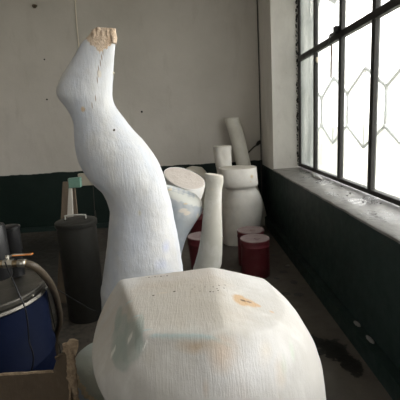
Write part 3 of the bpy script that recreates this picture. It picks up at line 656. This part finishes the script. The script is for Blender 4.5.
# cardboard box
kraft = material('worn brown cardboard', (.125, .092, .062), .9, tints=[((.07, .05, .035), 6, .4, .7, .6, (1, 1, 1)), ((.20, .15, .10), 30, .6, .8, .4, (1, 1, .3))], bump=.4, grain=[((180, 180, 8), .5)])
kedge = material('torn cardboard edge', (.36, .27, .18), .9, tints=[((.20, .14, .09), 60, .4, .6, .8, (1, 1, 1))], bump=1.)
x0, x1, y0, y1, bz = -.98, -.462, .72, 1.20, .795
t = thing('cardboard_box', 'open brown cardboard box with torn rim in the bottom left corner', 'box', ((x0+x1)/2, (y0+y1)/2, 0))
def torn(name, A, B, z1, th, nrm, rag=.01, n=50, z0=.0, zf=None):
    A, B = V(A), V(B); vv = []; nn = V(nrm)
    for i in range(n+1):
        s = i/n; q = A.lerp(B, s); z = (zf(s) if zf else z1)+rag*(noise.noise(V((s*14, A.x*5, 2)))+.6*noise.noise(V((s*45, A.y*5, 8))))
        for o_, zz in ((0, z0), (1, z0), (1, z-.006), (.8, z), (.25, z+.001), (0, z-.005)): vv.append(q+nn*th*o_+V((0, 0, zz)))
    k = 6; ff = []; fm = []
    for i in range(n):
        for j in range(k): ff.append((i*k+j, i*k+(j+1) % k, (i+1)*k+(j+1) % k, (i+1)*k+j)); fm.append(1 if j in (2, 3, 4) else 0)
    ff += [tuple(range(k)), tuple(n*k+j for j in range(k))]; fm += [0, 1]
    return build(name, vv, ff, kraft, t, smooth=False, mats=[kraft, kedge], fm=fm)
torn('box_wall', (x0, y1, 0), (x1, y1, 0), bz, .008, (0, -1, 0), .004)
torn('box_wall', (x0, y0, 0), (x1, y0, 0), bz-.01, .008, (0, 1, 0), .004)
torn('box_wall', (x0, y0+.008, 0), (x0, y1-.008, 0), bz, .008, (1, 0, 0), .004)
torn('box_wall', (x1, y0+.008, 0), (x1, y1-.009, 0), bz, .008, (-1, 0, 0), .006, zf=lambda s: bz-.01-.30*(1-max(0, (s-.45)/.55))**.6 if s < 1 else bz-.01)
MB().box((x0+.009, y0+.009, .001), (x1-.009, y1-.009, .010)).build('box_bottom', kraft, t)
# torn corner post standing above the rim, with frayed layers, and a bent flap
fl = MB(); cc = at(70.5, 371, 1.19)
n = 34; vv = []; ff = []
for i in range(n+1):
    s = i/n; z = .56+s*(.895-.56); wx = .012+.008*s+.006*noise.noise(V((s*20, 1, 1))); cxx = at(71.8, 371, 1.19).x-.004*(1-s)+.003*noise.noise(V((s*17, 3, 2)))
    dy = .012+.002*noise.noise(V((s*30, 4, 4)))
    for a in range(10):
        g = 2*math.pi*a/10; vv.append(V((cxx+wx*math.cos(g)*(1+.3*noise.noise(V((s*40, a*2, 5)))), 1.19+dy*math.sin(g), z)))
for i in range(n):
    for a in range(10): ff.append((i*10+a, i*10+(a+1) % 10, (i+1)*10+(a+1) % 10, (i+1)*10+a))
ff += [tuple(range(10)), tuple(n*10+a for a in range(10))]
build('torn_corner', vv, ff, kedge, t, smooth=False)
def sheet(name, pts, th, mat):
    pts = [V(q) for q in pts]; n = len(pts); nn = (pts[1]-pts[0]).cross(pts[2]-pts[0]).normalized()*th
    return build(name, pts+[q+nn for q in pts], [tuple(range(n)), tuple(range(2*n-1, n-1, -1))]+[(i, (i+1) % n, n+(i+1) % n, n+i) for i in range(n)], mat, t, smooth=False)
sheet('bent_flap', [at(53, 371, 1.185), at(56, 361, 1.18), at(54.5, 357, 1.17), at(61, 353, 1.17), at(64.5, 352.5, 1.18), at(68, 358, 1.19), at(68.5, 376, 1.19), at(60, 376, 1.187)], .006, kraft)
sheet('frayed_strip', [at(65.3, 345, 1.178), at(69, 340, 1.178), at(73, 339.5, 1.178), at(77.8, 341.5, 1.178), at(78, 348, 1.178), at(75.5, 356, 1.178), at(72, 350, 1.178), at(69.5, 357, 1.178), at(67, 352, 1.178)], .008, kedge)

# ------------------------------------------------------------------ light: overcast daylight through the window and an added rear fill window
sc = bpy.context.scene
wd = bpy.data.worlds.new('overcast sky'); sc.world = wd; wd.use_nodes = True; nt = wd.node_tree
bg = nt.nodes['Background']
tc = nd(nt, 'ShaderNodeTexCoord'); sp = nd(nt, 'ShaderNodeSeparateXYZ'); nt.links.new(tc.outputs['Generated'], sp.inputs[0])
nt.links.new(mixc(nt, rng(nt, sp.outputs[2], -.05, .6), (1., .985, .955), (.97, .975, 1.)), bg.inputs[0]); bg.inputs[1].default_value = 7.5
pl = bpy.data.lights.new('window_portal', 'AREA'); pl.shape = 'RECTANGLE'; pl.size = WE-WS; pl.size_y = WT-SZ; pl.cycles.is_portal = True
po = bpy.data.objects.new('window_portal', pl); C.objects.link(po); po.location = (XG+.3, (WE+WS)/2, (WT+SZ)/2)
po.rotation_euler = (math.radians(90), 0, math.radians(90))
pl2 = bpy.data.lights.new('fill_portal', 'AREA'); pl2.shape = 'RECTANGLE'; pl2.size = 2.8; pl2.size_y = 1.8; pl2.cycles.is_portal = True  # portal of the added rear fill window
po2 = bpy.data.objects.new('fill_portal', pl2); C.objects.link(po2); po2.location = (-2, RY-.15, 2.4); po2.rotation_euler = (math.radians(90), 0, math.radians(0))
vs = sc.view_settings
sc.display_settings.display_device = 'sRGB'; vs.view_transform = 'Standard'; vs.look = 'None'; vs.exposure = 0.15; vs.gamma = 1; vs.use_curve_mapping = False
sc.cycles.max_bounces = 10; sc.cycles.diffuse_bounces = 6; sc.cycles.transparent_max_bounces = 12
sc.cycles.use_denoising = True; sc.cycles.sample_clamp_indirect = 8
for o in sc.objects:
    if '_o' in o: del o['_o']
